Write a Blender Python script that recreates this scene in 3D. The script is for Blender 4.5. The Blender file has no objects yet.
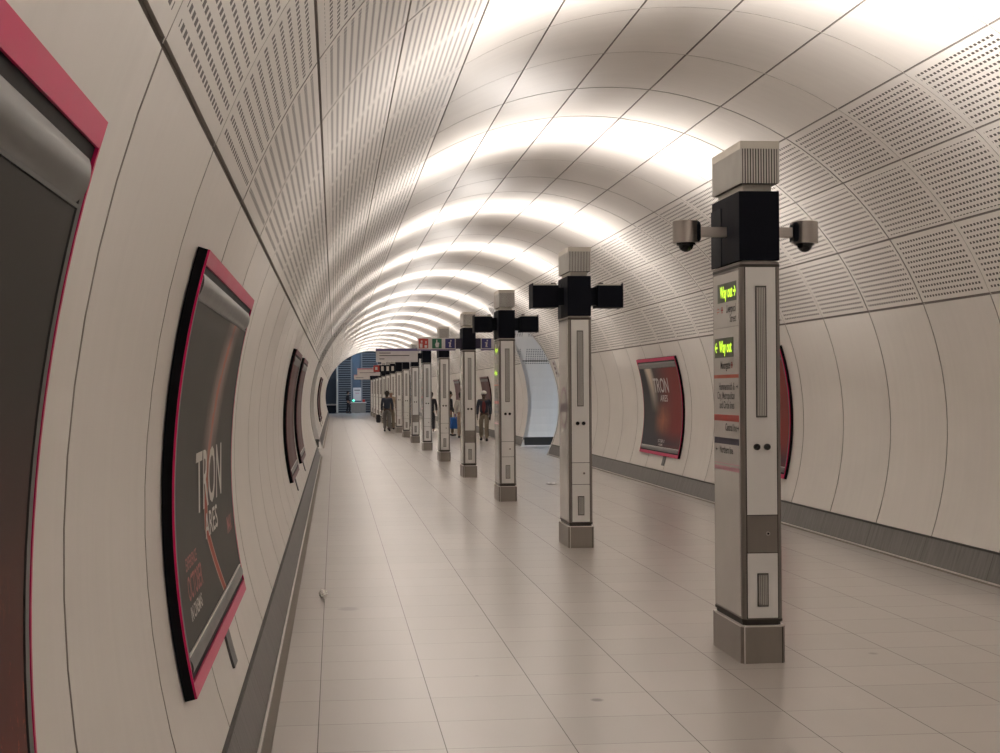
import bpy, bmesh, math, random
from mathutils import Vector, Matrix

# ------------------------------------------------------------------ camera
S = bpy.context.scene
COL = S.collection
FOC, YAW, PIT, ROL = 1535.8, 0.1076, 0.0090, -0.0065
CAMX, CAMZ = -2.593, 1.676
def make_camera():
    fx = Vector((math.sin(YAW)*math.cos(PIT), math.cos(YAW)*math.cos(PIT), math.sin(PIT)))
    rx = Vector((math.cos(YAW), -math.sin(YAW), 0)); ux = rx.cross(fx)
    c, s = math.cos(ROL), math.sin(ROL)
    r2 = rx*c + ux*s; u2 = -rx*s + ux*c
    cd = bpy.data.cameras.new('camera'); cd.sensor_fit = 'HORIZONTAL'; cd.sensor_width = 36
    cd.lens = FOC/1000*36; cd.clip_start = .05; cd.clip_end = 400
    co = bpy.data.objects.new('camera', cd); COL.objects.link(co)
    m = Matrix((r2, u2, -fx)).transposed().to_4x4(); m.translation = Vector((CAMX, 0, CAMZ))
    co.matrix_world = m; S.camera = co
make_camera()

# ------------------------------------------------------------------ world, exposure
W = bpy.data.worlds.new('world'); S.world = W; W.use_nodes = True
W.node_tree.nodes['Background'].inputs[0].default_value = (.55, .62, .75, 1)
W.node_tree.nodes['Background'].inputs[1].default_value = .05
S.view_settings.view_transform = 'Standard'; S.view_settings.look = 'None'
S.view_settings.gamma = 1; S.view_settings.use_curve_mapping = False
S.view_settings.exposure = 0.1
LAMP_UP, LAMP_SIDE = 18.0, 50.0          # watts per uplighter lamp (crown beam, each side beam)
LAMP_COL = (1.0, .935, .88)

# ------------------------------------------------------------------ dimensions
TR, TZ = 3.2057, 1.2845                  # lining radius, centre height
PA = math.radians(12.4)                  # one lining strip
Y0, Y1 = -9.925, 110.075                 # tunnel length
SP = 1.5                                 # ring length
HALF = 2.96                              # half floor width
COLY = [9.17, 16.12, 23.02, 29.5, 36.3, 43.1, 49.4, 55.6, 61.8, 68.0, 74.2, 80.4, 86.6, 92.8, 99.0, 105.2]
PYC, PYA, PYB = 42.7, 3.2, 2.7           # side passage: centre, half width, half height
R = math.radians

# ------------------------------------------------------------------ materials
MATS = {}
class NT:
    def __init__(s, name):
        s.m = bpy.data.materials.new(name); s.m.use_nodes = True
        s.t = s.m.node_tree; s.b = s.t.nodes['Principled BSDF']; MATS[name] = s.m
    def n(s, kind, **kw):
        nd = s.t.nodes.new(kind)
        for k, v in kw.items(): setattr(nd, k, v)
        return nd
    def l(s, a, b): s.t.links.new(a, b)
    def math(s, op, a, b=None, c=None, clamp=False):
        nd = s.n('ShaderNodeMath', operation=op); nd.use_clamp = clamp
        for i, v in enumerate((a, b, c)):
            if v is None: continue
            if isinstance(v, (int, float)): nd.inputs[i].default_value = v
            else: s.l(v, nd.inputs[i])
        return nd.outputs[0]
    def mix(s, f, a, b):
        nd = s.n('ShaderNodeMix', data_type='RGBA')
        for sock, v in ((nd.inputs[0], f), (nd.inputs[6], a), (nd.inputs[7], b)):
            if isinstance(v, (int, float)): sock.default_value = v
            elif isinstance(v, tuple): sock.default_value = (*v[:3], 1)
            else: s.l(v, sock)
        return nd.outputs[2]
    def noise(s, vec, scale, detail=3, rough=.5):
        nd = s.n('ShaderNodeTexNoise'); nd.inputs['Scale'].default_value = scale
        nd.inputs['Detail'].default_value = detail; nd.inputs['Roughness'].default_value = rough
        s.l(vec, nd.inputs['Vector']); return nd.outputs['Fac']
    def coord(s, which='Object'): return s.n('ShaderNodeTexCoord').outputs[which]
    def sep(s, v):
        nd = s.n('ShaderNodeSeparateXYZ'); s.l(v, nd.inputs[0]); return nd.outputs
    def comb(s, x, y, z=0.0):
        nd = s.n('ShaderNodeCombineXYZ')
        for i, v in enumerate((x, y, z)):
            if isinstance(v, (int, float)): nd.inputs[i].default_value = v
            else: s.l(v, nd.inputs[i])
        return nd.outputs[0]
    def setv(s, base=None, rough=None, metal=None, spec=None, emit=None, es=None, coat=None):
        b = s.b
        def st(k, v):
            if v is None: return
            if isinstance(v, tuple): b.inputs[k].default_value = (*v[:3], 1)
            elif isinstance(v, (int, float)): b.inputs[k].default_value = v
            else: s.l(v, b.inputs[k])
        st('Base Color', base); st('Roughness', rough); st('Metallic', metal)
        st('Specular IOR Level', spec); st('Emission Color', emit); st('Emission Strength', es); st('Coat Weight', coat)
        return s
def plain(name, col, rough=.5, metal=0.0, var=.06, scale=6.0, spec=None, coat=None, stretch=None):
    """a base colour with a little procedural mottling and roughness variation"""
    a = NT(name); co = a.coord()
    if stretch:
        mp = a.n('ShaderNodeMapping'); mp.inputs['Scale'].default_value = stretch; a.l(co, mp.inputs[0]); co = mp.outputs[0]
    f = a.noise(co, scale, 4)
    lo = tuple(max(0, c*(1-var*2)) for c in col); hi = tuple(min(1, c*(1+var*2)) for c in col)
    a.setv(base=a.mix(f, lo, hi), metal=metal, spec=spec, coat=coat,
           rough=a.math('ADD', rough-.05, a.math('MULTIPLY', f, .1)))
    return a.m
def glow(name, col, strength, base=(.02, .02, .02)):
    a = NT(name); a.setv(base=base, rough=.4, emit=col, es=strength); return a.m

GRC = (.80, .76, .715)
def lining(name, perf):
    a = NT(name); uv = a.n('ShaderNodeUVMap').outputs[0]; u, v, _ = a.sep(uv)
    soft = a.noise(a.comb(a.math('MULTIPLY', u, .5), a.math('MULTIPLY', v, 1.0)), 1.3, 4)
    streak = a.noise(a.comb(a.math('MULTIPLY', u, 7.0), a.math('MULTIPLY', v, .5)), 1.6, 5, .6)
    f = a.math('ADD', a.math('MULTIPLY', soft, .6), a.math('MULTIPLY', streak, .4))
    base = a.mix(f, tuple(c*.86 for c in GRC), tuple(c*1.12 for c in GRC))
    if perf:
        # rows of slots along the tunnel; uv is in metres, v measured inside the strip, u inside the ring
        pu, pv = .067, .051
        su = a.math('ABSOLUTE', a.math('SUBTRACT', a.math('FRACT', a.math('DIVIDE', u, pu)), .5))
        sv = a.math('ABSOLUTE', a.math('SUBTRACT', a.math('FRACT', a.math('DIVIDE', v, pv)), .5))
        mu = a.math('LESS_THAN', su, .30); mv = a.math('LESS_THAN', sv, .20)
        ru = a.math('MULTIPLY', a.math('GREATER_THAN', a.math('MODULO', u, 1.5), .075), a.math('LESS_THAN', a.math('MODULO', u, 1.5), 1.425))
        vm = a.math('MODULO', v, 1.0)
        rv = a.math('MULTIPLY', a.math('GREATER_THAN', vm, .051), a.math('LESS_THAN', vm, .662))
        m = a.math('MULTIPLY', a.math('MULTIPLY', mu, mv), a.math('MULTIPLY', ru, rv))
        base = a.mix(m, base, (.075, .062, .052))
        bp = a.n('ShaderNodeBump'); bp.inputs['Strength'].default_value = .5; bp.inputs['Distance'].default_value = .004
        a.l(a.math('SUBTRACT', 1.0, m), bp.inputs['Height']); a.l(bp.outputs[0], a.b.inputs['Normal'])
    a.setv(base=base, rough=.42, spec=.4)
    return a.m
M_SMOOTH = lining('lining_smooth', False); M_PERF = lining('lining_perforated', True)
M_JOINT = plain('joint_dark', (.20, .18, .16), .8)
M_JOINTL = plain('joint_pale', (.80, .77, .70), .6)
M_SEAM = plain('wall_seam', (.40, .365, .33), .7)

def floor_mat():
    a = NT('floor_tiles'); co = a.coord(); x, y, _ = a.sep(co)
    fx = a.math('DIVIDE', a.math('SUBTRACT', x, -2.680-6), .6); fy = a.math('DIVIDE', a.math('SUBTRACT', y, 7.1886-60), .6)
    def edge(f, w): return a.math('GREATER_THAN', a.math('ABSOLUTE', a.math('SUBTRACT', a.math('FRACT', f), .5)), .5-w)
    gx, gy = edge(fx, .0042), edge(fy, .0040)
    wn = a.n('ShaderNodeTexWhiteNoise', noise_dimensions='2D')
    a.l(a.comb(a.math('FLOOR', fx), a.math('FLOOR', fy)), wn.inputs['Vector'])
    speck = a.noise(co, 160, 2); cloud = a.noise(co, 1.1, 4)
    grimep = a.noise(a.comb(a.math('MULTIPLY', x, 3.5), a.math('MULTIPLY', y, .6)), 1.2, 3)
    f = a.math('ADD', a.math('ADD', a.math('MULTIPLY', wn.outputs['Value'], .22), a.math('MULTIPLY', speck, .18)),
               a.math('ADD', a.math('MULTIPLY', cloud, .3), a.math('MULTIPLY', grimep, .3)))
    base = a.mix(f, (.41, .37, .338), (.59, .54, .50))
    base = a.mix(gx, base, (.10, .085, .07)); base = a.mix(a.math('MULTIPLY', gy, .95), base, (.12, .10, .085))
    # stains with a shape of their own
    for (sx, sy, rx, ry, st) in ((-1.19, 8.21, .035, .045, .8), (-2.49, 11.9, .085, .10, .5), (-1.77, 9.0, .012, .015, .7), (.55, 12.3, .02, .03, .8), (.78, 9.4, .03, .04, .5)):
        dx = a.math('DIVIDE', a.math('SUBTRACT', x, sx), rx); dy = a.math('DIVIDE', a.math('SUBTRACT', y, sy), ry)
        d = a.math('ADD', a.math('MULTIPLY', dx, dx), a.math('MULTIPLY', dy, dy))
        m = a.math('MULTIPLY', a.math('SUBTRACT', 1.3, d, clamp=True), st, clamp=True)
        base = a.mix(m, base, (.07, .058, .048))
    g = a.math('MAXIMUM', gx, gy)
    a.setv(base=base, spec=1.0, coat=1.0, rough=a.math('ADD', .27, a.math('ADD', a.math('MULTIPLY', cloud, .04), a.math('MULTIPLY', g, .3))))
    bp = a.n('ShaderNodeBump'); bp.inputs['Strength'].default_value = .12; bp.inputs['Distance'].default_value = .001
    a.l(a.math('MULTIPLY', g, -1.0), bp.inputs['Height']); a.l(bp.outputs[0], a.b.inputs['Normal'])
    return a.m
M_FLOOR = floor_mat(); M_FLOOR.node_tree.nodes['Principled BSDF'].inputs['Coat Roughness'].default_value = .26
M_SKIRT = plain('skirting_metal', (.19, .182, .177), .45, .35, .28, 3.0, stretch=(1, 9, 1))
M_SKIRTLIP = plain('skirting_lip', (.05, .047, .043), .5, .3)
M_CHROME = plain('bright_trim', (.80, .77, .73), .35, .4)
M_GUTTER = plain('gutter', (.22, .19, .165), .7)
M_BRONZE = plain('bronze_metal', (.24, .215, .195), .38, .55, .08, 9, stretch=(1, 1, .15))
M_BASE = plain('base_metal', (.29, .26, .235), .32, .8, .08, 9, stretch=(1, 1, .15))
M_BRDARK = plain('bronze_dark', (.05, .042, .037), .5, .4)
M_WPANEL = plain('white_enamel', (.80, .785, .765), .32, 0, .02)
M_GLASSP = plain('pale_glass_panel', (.66, .64, .61), .12, 0, .02, spec=.6)
M_GRILLE = plain('grille_metal', (.27, .26, .245), .4, .5, .1, 30, stretch=(1, 1, .05))
M_BLACK = plain('black_metal', (.004, .005, .010), .6, .0, .05, spec=.12)
M_BLACK2 = plain('black_metal_side', (.006, .008, .014), .55, .0, .05, spec=.15)
M_RIB = plain('ribbed_aluminium', (.62, .60, .57), .4, .5, .08)
M_CAP = plain('cap_rim', (.62, .58, .52), .5, 0, .03)
M_STEEL = plain('brushed_steel', (.42, .38, .35), .33, .85, .1, 14, stretch=(1, 1, .2))
M_DOME = plain('dome_black', (.01, .01, .012), .12, 0)
M_PINK = plain('pink_edge', (.66, .02, .125), .3, 0, .05, spec=.12)
M_SILVER = plain('silver_bar', (.12, .12, .115), .32, .7, .06, 8)
M_BAR = plain('dark_bar', (.09, .09, .09), .35, .5)
M_FRAME = plain('poster_frame_black', (.004, .004, .0055), .5, spec=.12)
M_WHITE = plain('sign_white', (.62, .58, .57), .35)
M_TEXT = plain('dark_text', (.035, .03, .03), .5)
M_RED = plain('stripe_red', (.42, .035, .025), .4)
M_REDO = plain('stripe_orange_red', (.48, .09, .045), .4)
M_NAVY = plain('stripe_navy', (.022, .014, .045), .4)
M_ROSE = plain('stripe_rose', (.52, .25, .30), .4)
M_BLUE = plain('sign_blue', (.022, .022, .14), .4)
M_GREEN = plain('sign_green', (.012, .12, .06), .4)
M_PURPLE = plain('sign_purple', (.13, .10, .22), .4)
M_ROUND = plain('roundel_mauve', (.17, .10, .125), .4)
M_LEDBG = plain('led_panel', (.018, .035, .012), .3)
M_LED = glow('led_yellow_green', (.62, 1.0, .04), 1.5)
M_LAMP = glow('lamp_diffuser', LAMP_COL, 6.0, (.8, .8, .8))
M_GREENLIGHT = glow('green_lamp', (.1, .9, .55), 2.5)

# ------------------------------------------------------------------ mesh builder
class MB:
    def __init__(s): s.v = []; s.f = []; s.m = []; s.sm = []; s.uv = {}; s.mats = []
    def mi(s, m):
        if m not in s.mats: s.mats.append(m)
        return s.mats.index(m)
    def face(s, pts, m, smooth=False, uv=None):
        i = len(s.v); s.v += [tuple(p) for p in pts]; s.f.append(tuple(range(i, i+len(pts))))
        s.m.append(s.mi(m)); s.sm.append(smooth)
        if uv: s.uv[len(s.f)-1] = uv
    def grid(s, P, m, smooth=True, uv=None, flip=False):
        """P: rows of points, shared vertices"""
        nr, nc = len(P), len(P[0]); b = len(s.v)
        for r in P: s.v += [tuple(p) for p in r]
        for i in range(nr-1):
            for j in range(nc-1):
                q = [(i, j), (i, j+1), (i+1, j+1), (i+1, j)]
                if flip: q.reverse()
                s.f.append(tuple(b+a*nc+c for a, c in q)); s.m.append(s.mi(m)); s.sm.append(smooth)
                if uv: s.uv[len(s.f)-1] = [uv[a][c] for a, c in q]
    def box(s, x0, x1, y0, y1, z0, z1, m, bev=0.0):
        bm = bmesh.new(); bmesh.ops.create_cube(bm, size=1)
        for v in bm.verts: v.co = Vector(((x0+x1)/2+v.co.x*(x1-x0), (y0+y1)/2+v.co.y*(y1-y0), (z0+z1)/2+v.co.z*(z1-z0)))
        if bev: bmesh.ops.bevel(bm, geom=bm.edges[:], offset=bev, segments=2, profile=.5, affect='EDGES')
        s.bm(bm, m)
    def bm(s, bm, m, smooth=False):
        b = len(s.v); bm.verts.index_update(); s.v += [tuple(v.co) for v in bm.verts]
        for f in bm.faces: s.f.append(tuple(b+v.index for v in f.verts)); s.m.append(s.mi(m)); s.sm.append(smooth)
        bm.free()
    def prism(s, outline, z0, z1, m, top=True):
        """outline xy counter-clockwise, extruded in z"""
        n = len(outline)
        for i in range(n):
            a, b = outline[i], outline[(i+1) % n]
            s.face([(a[0], a[1], z0), (b[0], b[1], z0), (b[0], b[1], z1), (a[0], a[1], z1)], m)
        if top:
            s.face([(p[0], p[1], z1) for p in outline], m); s.face([(p[0], p[1], z0) for p in reversed(outline)], m)
    def cyl(s, c, axis, r, h, m, n=24, r2=None):
        bm = bmesh.new(); bmesh.ops.create_cone(bm, cap_ends=True, segments=n, radius1=r, radius2=r if r2 is None else r2, depth=h)
        q = Vector((0, 0, 1)).rotation_difference(Vector(axis)).to_matrix().to_4x4()
        bmesh.ops.transform(bm, matrix=Matrix.Translation(Vector(c)) @ q, verts=bm.verts)
        nv = len(s.v); k0 = len(s.f); s.bm(bm, m, True)
        caps = [i for i in range(k0, len(s.f)) if len(s.f[i]) > 4]
        for i in caps:                    # caps get vertices of their own so they shade flat
            b = len(s.v); s.v += [s.v[j] for j in s.f[i]]; s.f[i] = tuple(range(b, b+len(s.f[i]))); s.sm[i] = False
    def sphere(s, c, r, m, sc=(1, 1, 1), seg=20):
        bm = bmesh.new(); bmesh.ops.create_uvsphere(bm, u_segments=seg, v_segments=max(6, seg//2), radius=r)
        for v in bm.verts: v.co = Vector((c[0]+v.co.x*sc[0], c[1]+v.co.y*sc[1], c[2]+v.co.z*sc[2]))
        s.bm(bm, m, True)
    def build(s, name, parent=None, kind=None, label=None):
        me = bpy.data.meshes.new(name); me.from_pydata(s.v, [], s.f)
        for m in s.mats: me.materials.append(m)
        me.polygons.foreach_set('material_index', s.m); me.polygons.foreach_set('use_smooth', s.sm)
        if s.uv:
            l = me.uv_layers.new(name='UVMap').data
            for fi, uvs in s.uv.items():
                p = me.polygons[fi]
                for k, li in enumerate(p.loop_indices): l[li].uv = uvs[k]
        me.update(); o = bpy.data.objects.new(name, me); COL.objects.link(o)
        if parent: o.parent = parent
        if kind: o['kind'] = kind
        if label: o['label'] = label
        return o
def empty(name, loc, label, cat, group=None, rotz=0):
    o = bpy.data.objects.new(name, None); COL.objects.link(o); o.location = loc; o.rotation_euler = (0, 0, rotz)
    o.empty_display_size = .1; return tag(o, label, cat, group)
def tag(o, label, cat, group=None):
    o['label'] = label; o['category'] = cat
    if group: o['group'] = group
    return o
def copy_tree(o, parent=None):
    c = o.copy(); COL.objects.link(c); c.parent = parent
    for ch in list(o.children): copy_tree(ch, c)
    return c

# text to flat mesh, centred at origin, in (u, v)
def text_mesh(txt, size, extr=0.0, bold=0.0, squeeze=1.0, align='CENTER'):
    cu = bpy.data.curves.new('lettering_curve', 'FONT'); cu.body = txt; cu.size = size; cu.align_x = align; cu.align_y = 'CENTER'
    cu.offset = bold; cu.resolution_u = 3; cu.space_line = .95
    o = bpy.data.objects.new('lettering_tmp', cu); COL.objects.link(o)
    dg = bpy.context.evaluated_depsgraph_get(); me = bpy.data.meshes.new_from_object(o.evaluated_get(dg))
    V = [(v.co.x*squeeze, v.co.y) for v in me.vertices]; F = [tuple(p.vertices) for p in me.polygons]
    bpy.data.objects.remove(o); bpy.data.curves.remove(cu); bpy.data.meshes.remove(me)
    return V, F
def put_flat(mb, V, F, mat, fn):
    """fn maps (u, v) to a 3d point"""
    b = len(mb.v); mb.v += [tuple(fn(u, v)) for u, v in V]
    for f in F: mb.f.append(tuple(b+i for i in f)); mb.m.append(mb.mi(mat)); mb.sm.append(False)

# ================================================================== THE SETTING
def cp(a, r=TR):                         # point of the section at angle a from the crown, + to the right
    return (r*math.sin(a), TZ+r*math.cos(a))
def in_passage(y, z, grow=0.0):
    return ((y-PYC)/(PYA+grow))**2 + ((z-TZ)/(PYB+grow))**2 < 1
NR = round((Y1-Y0)/SP)
OPEN = set()
for cy in [2.25]+COLY:                   # open dark ring joints just short of every column
    k = math.floor((cy-Y0)/SP); OPEN |= {k, k-1}
def panel(mb, a0, a1, y0, y1, nseg, mat, ga, gy, vo):
    """one lining panel: curved face with returned edges, cells cut away inside a side passage"""
    da = ga/2/TR; A0, A1 = a0+da, a1-da; U0, U1 = y0+gy, y1-gy
    near = any(in_passage(y, cp(a)[1], .35) for a in (A0, (A0+A1)/2, A1) for y in (U0, (U0+U1)/2, U1)) and abs((A0+A1)/2) > R(18)
    ns, ny = (nseg, 1) if not near else (max(nseg, round((A1-A0)*TR/.07)), 22)
    P, UV = [], []
    for i in range(ns+1):
        a = A0+(A1-A0)*i/ns; x, z = cp(a)
        P.append([(x, U0+(U1-U0)*j/ny, z) for j in range(ny+1)])
        UV.append([(U0-Y0+(U1-U0)*j/ny, vo+abs(a-a0)*TR) for j in range(ny+1)])
    if not near: mb.grid(P, mat, True, UV)
    else:
        nc = ny+1; b = len(mb.v)
        for r_ in P: mb.v += r_
        for i in range(ns):
            for j in range(ny):
                cy = (P[i][j][1]+P[i][j+1][1])/2; cz = (P[i][j][2]+P[i+1][j][2])/2
                if in_passage(cy, cz): continue
                q = [(i, j), (i, j+1), (i+1, j+1), (i+1, j)]
                mb.f.append(tuple(b+r_*nc+c for r_, c in q)); mb.m.append(mb.mi(mat)); mb.sm.append(True)
                mb.uv[len(mb.f)-1] = [UV[r_][c] for r_, c in q]
        return
    d = TR+.016
    for a in (A0, A1):
        x, z = cp(a); X, Z = cp(a, d); mb.face([(x, U0, z), (x, U1, z), (X, U1, Z), (X, U0, Z)], M_SEAM)
    for y in (U0, U1):
        for i in range(ns):
            aa, ab = A0+(A1-A0)*i/ns, A0+(A1-A0)*(i+1)/ns
            p, q, p2, q2 = cp(aa), cp(ab), cp(aa, d), cp(ab, d)
            mb.face([(p[0], y, p[1]), (q[0], y, q[1]), (q2[0], y, q2[1]), (p2[0], y, p2[1])], M_SEAM)
def ring_gap(k, a):                      # half gap in metres at the ring joint k
    return .014 if k in OPEN else .0055
def lining_object(name, strips, mats, wall):
    mb = MB()
    for (a0, a1, mat, vo, nseg) in strips:
        for k in range(NR):
            y0, y1 = Y0+k*SP, Y0+(k+1)*SP
            g0 = .011 if wall else ring_gap(k, a0); g1 = .011 if wall else ring_gap(k+1, a0)
            mid = .024 if (abs(abs(a0)-5.5*PA) < .01 or abs(abs(a1)-5.5*PA) < .01) else .016
            panel(mb, a0, a1, y0+(g0-(g0+g1)/2), y1-(g1-(g0+g1)/2), nseg, mat, mid, (g0+g1)/2, vo)
    # backing behind the joints: dark rings at the open joints, pale filler in the tight ones
    A0, A1 = min(s[0] for s in strips), max(s[1] for s in strips); n = 40; rb = TR+.014
    for k in range(NR+1):
        y = Y0+k*SP
        m = M_SEAM if wall else (M_JOINT if k in OPEN else M_JOINTL)
        w = .02 if (wall or k in OPEN) else .0065
        rr = TR+.010 if (wall or k in OPEN) else TR+.0035
        for i in range(n):
            p, q = cp(A0+(A1-A0)*i/n, rr), cp(A0+(A1-A0)*(i+1)/n, rr)
            if in_passage(y, (p[1]+q[1])/2, .1) and abs(A0+(A1-A0)*(i+.5)/n) > R(18): continue
            mb.face([(p[0], y-w, p[1]), (p[0], y+w, p[1]), (q[0], y+w, q[1]), (q[0], y-w, q[1])], m)
    step = .5; ny = int((Y1-Y0)/step)
    for i in range(n):
        aa, ab = A0+(A1-A0)*i/n, A0+(A1-A0)*(i+1)/n
        p, q = cp(aa, rb), cp(ab, rb)
        for yy0, yy1 in ((Y0, PYC-PYA-.1), (PYC-PYA-.1, PYC+PYA+.1), (PYC+PYA+.1, Y1)):
            cuts = [yy0, yy1] if yy1-yy0 > 7 else [yy0+(yy1-yy0)*t/50 for t in range(51)]
            for c0, c1 in zip(cuts, cuts[1:]):
                if in_passage((c0+c1)/2, (p[1]+q[1])/2, .06) and c1-c0 < 1 and abs(aa) > R(18): continue
                mb.face([(p[0], c0, p[1]), (p[0], c1, p[1]), (q[0], c1, q[1]), (q[0], c0, q[1])], M_JOINT)
    return mb.build(name, kind='structure')
AW = math.pi/2+math.asin((TZ-.253)/TR)   # foot of the wall panels
lining_object('ceiling', [(( i-.5)*PA, (i+.5)*PA, M_SMOOTH if abs(i) < 3 else M_PERF, 10+i, 4) for i in range(-5, 6)], None, False)
lining_object('wall_left', [(-AW, -5.5*PA, M_SMOOTH, 3, 14)], None, True)
lining_object('wall_right', [(5.5*PA, AW, M_SMOOTH, 5, 14)], None, True)

# floor: tunnel, passages and the hall beyond
EY = 121.0
mb = MB()
def fq(x0, x1, y0, y1): mb.box(x0, x1, y0, y1, -.12, 0, M_FLOOR)
fq(-HALF-.06, HALF+.06, Y0, Y1)
for sgn in (-1, 1):
    xa, xb = sorted((sgn*(HALF+.06), sgn*14.0)); fq(xa, xb, PYC-PYA+.15, PYC+PYA-.15)
fq(-9, 9, Y1, EY+1)
mb.build('floor', kind='structure')

# skirting: sloped metal panels, dark lip on top, bright bead and gutter strip at the floor
def skirting(name, sg):
    mb = MB()
    for (ya, yb) in ((Y0, PYC-2.93), (PYC+2.93, Y1)):
        xf, xt = HALF-.005, cp(AW)[0]-.004
        n = max(1, round((yb-ya)/1.5))
        for i in range(n):
            a, b = ya+(yb-ya)*i/n+.004, ya+(yb-ya)*(i+1)/n-.004
            mb.face([(sg*xf, a, .018), (sg*xf, b, .018), (sg*xt, b, .25), (sg*xt, a, .25)], M_SKIRT)
        mb.face([(sg*(xf+.006), ya, .0), (sg*(xf+.006), yb, .0), (sg*(xt+.006), yb, .25), (sg*(xt+.006), ya, .25)], M_SKIRTLIP)
        for s_ in (ya, yb): mb.face([(sg*xf, s_, .0), (sg*xt, s_, .25), (sg*(xt+.05), s_, .25), (sg*(xt+.05), s_, .0)], M_SKIRT)
        l, r = sorted((sg*(xt-.008), sg*(xt+.012))); mb.box(l, r, ya, yb, .246, .262, M_SKIRTLIP)
        l, r = sorted((sg*(xf-.012), sg*xf)); mb.box(l, r, ya, yb, .0, .016, M_CHROME, .003)
        l, r = sorted((sg*(xf-.062), sg*(xf-.016))); mb.box(l, r, ya, yb, .0, .003, M_GUTTER)
    return mb.build(name, kind='structure')
skirting('baseboard_left', -1); skirting('baseboard_right', 1)

# side passages: elliptical vault running off either side, portal rim, end wall
def passage(sg, nm, tr):
    mb = MB(); n = 48; rim = MB()
    def pp(ph, g=0.0): return PYC+(PYA+g)*math.cos(ph), TZ+(PYB+g)*math.sin(ph)
    ph0 = -math.asin(TZ/PYB); ph1 = math.pi-ph0
    XS = 13.5
    for i in range(n):
        a, b = ph0+(ph1-ph0)*i/n, ph0+(ph1-ph0)*(i+1)/n
        (ya, za), (yb, zb) = pp(a), pp(b)
        def xs(z): return math.sqrt(max(.01, TR**2-(min(z, TZ+TR*.98)-TZ)**2))
        xa, xb = xs(za)+.0, xs(zb)+.0
        mid = (za+zb)/2
        mat = M_PERF if mid > 2.55 else M_SMOOTH
        rings = 7
        for k in range(rings):
            f0, f1 = k/rings, (k+1)/rings
            x0a, x1a, x0b, x1b = xa+(XS-xa)*f0, xa+(XS-xa)*f1-.02, xb+(XS-xb)*f0, xb+(XS-xb)*f1-.02
            v0, v1 = 20+i*.2, 20+(i+1)*.2
            mb.face([(sg*x0a, ya, za), (sg*x1a, ya, za), (sg*x1b, yb, zb), (sg*x0b, yb, zb)], mat, True,
                    [(x0a*1.0, v0), (x1a, v0), (x1b, v1), (x0b, v1)])
            if k < rings: mb.face([(sg*(x1a-.01), (ya), za), (sg*(x1a+.03), ya, za), (sg*(x1b+.03), yb, zb), (sg*(x1b-.01), yb, zb)], M_JOINT)
        # rim following the edge of the opening
        (yo, zo), (yo2, zo2) = pp(a, .10), pp(b, .10)
        def P(y, z, off): return (sg*(xs(z)+off), y, z)
        if za > .24 or zb > .24:
            rim.face([P(ya, za, -.012), P(yb, zb, -.012), P(yo2, zo2, -.012), P(yo, zo, -.012)], M_SMOOTH, True, [(0, 0)]*4)
            rim.face([P(ya, za, -.012), P(yb, zb, -.012), P(yb, zb, .10), P(ya, za, .10)], M_SMOOTH, True, [(0, 0)]*4)
            rim.face([P(yo, zo, -.012), P(yo2, zo2, -.012), P(yo2, zo2, .03), P(yo, zo, .03)], M_SEAM)
    # seam lines between upper and lower panels, and black skirting along the passage
    for end in (-1, 1):
        z = 2.55; y = PYC+end*PYA*math.sqrt(1-((z-TZ)/PYB)**2)
        l, r = sorted((sg*3.0, sg*XS)); mb.box(l, r, y-.02, y+.02, z-.015, z+.015, M_JOINT)
        yb_ = PYC+end*(PYA*math.sqrt(1-((.15-TZ)/PYB)**2)-.03)
        l, r = sorted((sg*3.05, sg*XS)); mb.box(l, r, yb_-.04, yb_+.04, 0, .27, M_SKIRTLIP)
    mb.face([(sg*XS, PYC-PYA, 0), (sg*XS, PYC+PYA, 0), (sg*XS, PYC+PYA, 4.2), (sg*XS, PYC-PYA, 4.2)], M_SMOOTH, False, [(0, 0), (6, 0), (6, 4), (0, 4)])
    mb.build(nm, kind='structure'); rim.build(tr, kind='structure')
    # the passage's own ceiling luminaires, cooler than the tunnel's
    fx_ = empty('ceiling_light', (sg*6.2, PYC, 3.86), 'warm ceiling strip light inside the left side passage' if sg < 0 else 'cool bluish ceiling strip light inside the right side passage', 'light')
    b = MB(); b.box(-.9, .9, -.09, .09, 0, .07, M_RIB, .01); b.build('lamp_housing', fx_)
    b = MB(); b.box(-.86, .86, -.07, .07, -.012, 0, glow('cool_diffuser_%d' % sg, (.55, .75, 1.0) if sg > 0 else (1, .93, .86), 4, (.8, .8, .8))); b.build('diffuser', fx_)
    ld = bpy.data.lights.new('passage_lamp', 'AREA'); ld.shape = 'RECTANGLE'; ld.size = 1.7; ld.size_y = .14; ld.energy = 60 if sg < 0 else 100; ld.color = (1, .93, .86) if sg < 0 else (.55, .76, 1.0)
    lo = bpy.data.objects.new('passage_lamp', ld); COL.objects.link(lo); lo.parent = fx_; lo.location = (0, 0, -.03)
passage(-1, 'wall_left_passage', 'trim_1'); passage(1, 'wall_right_passage', 'trim_2')

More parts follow.
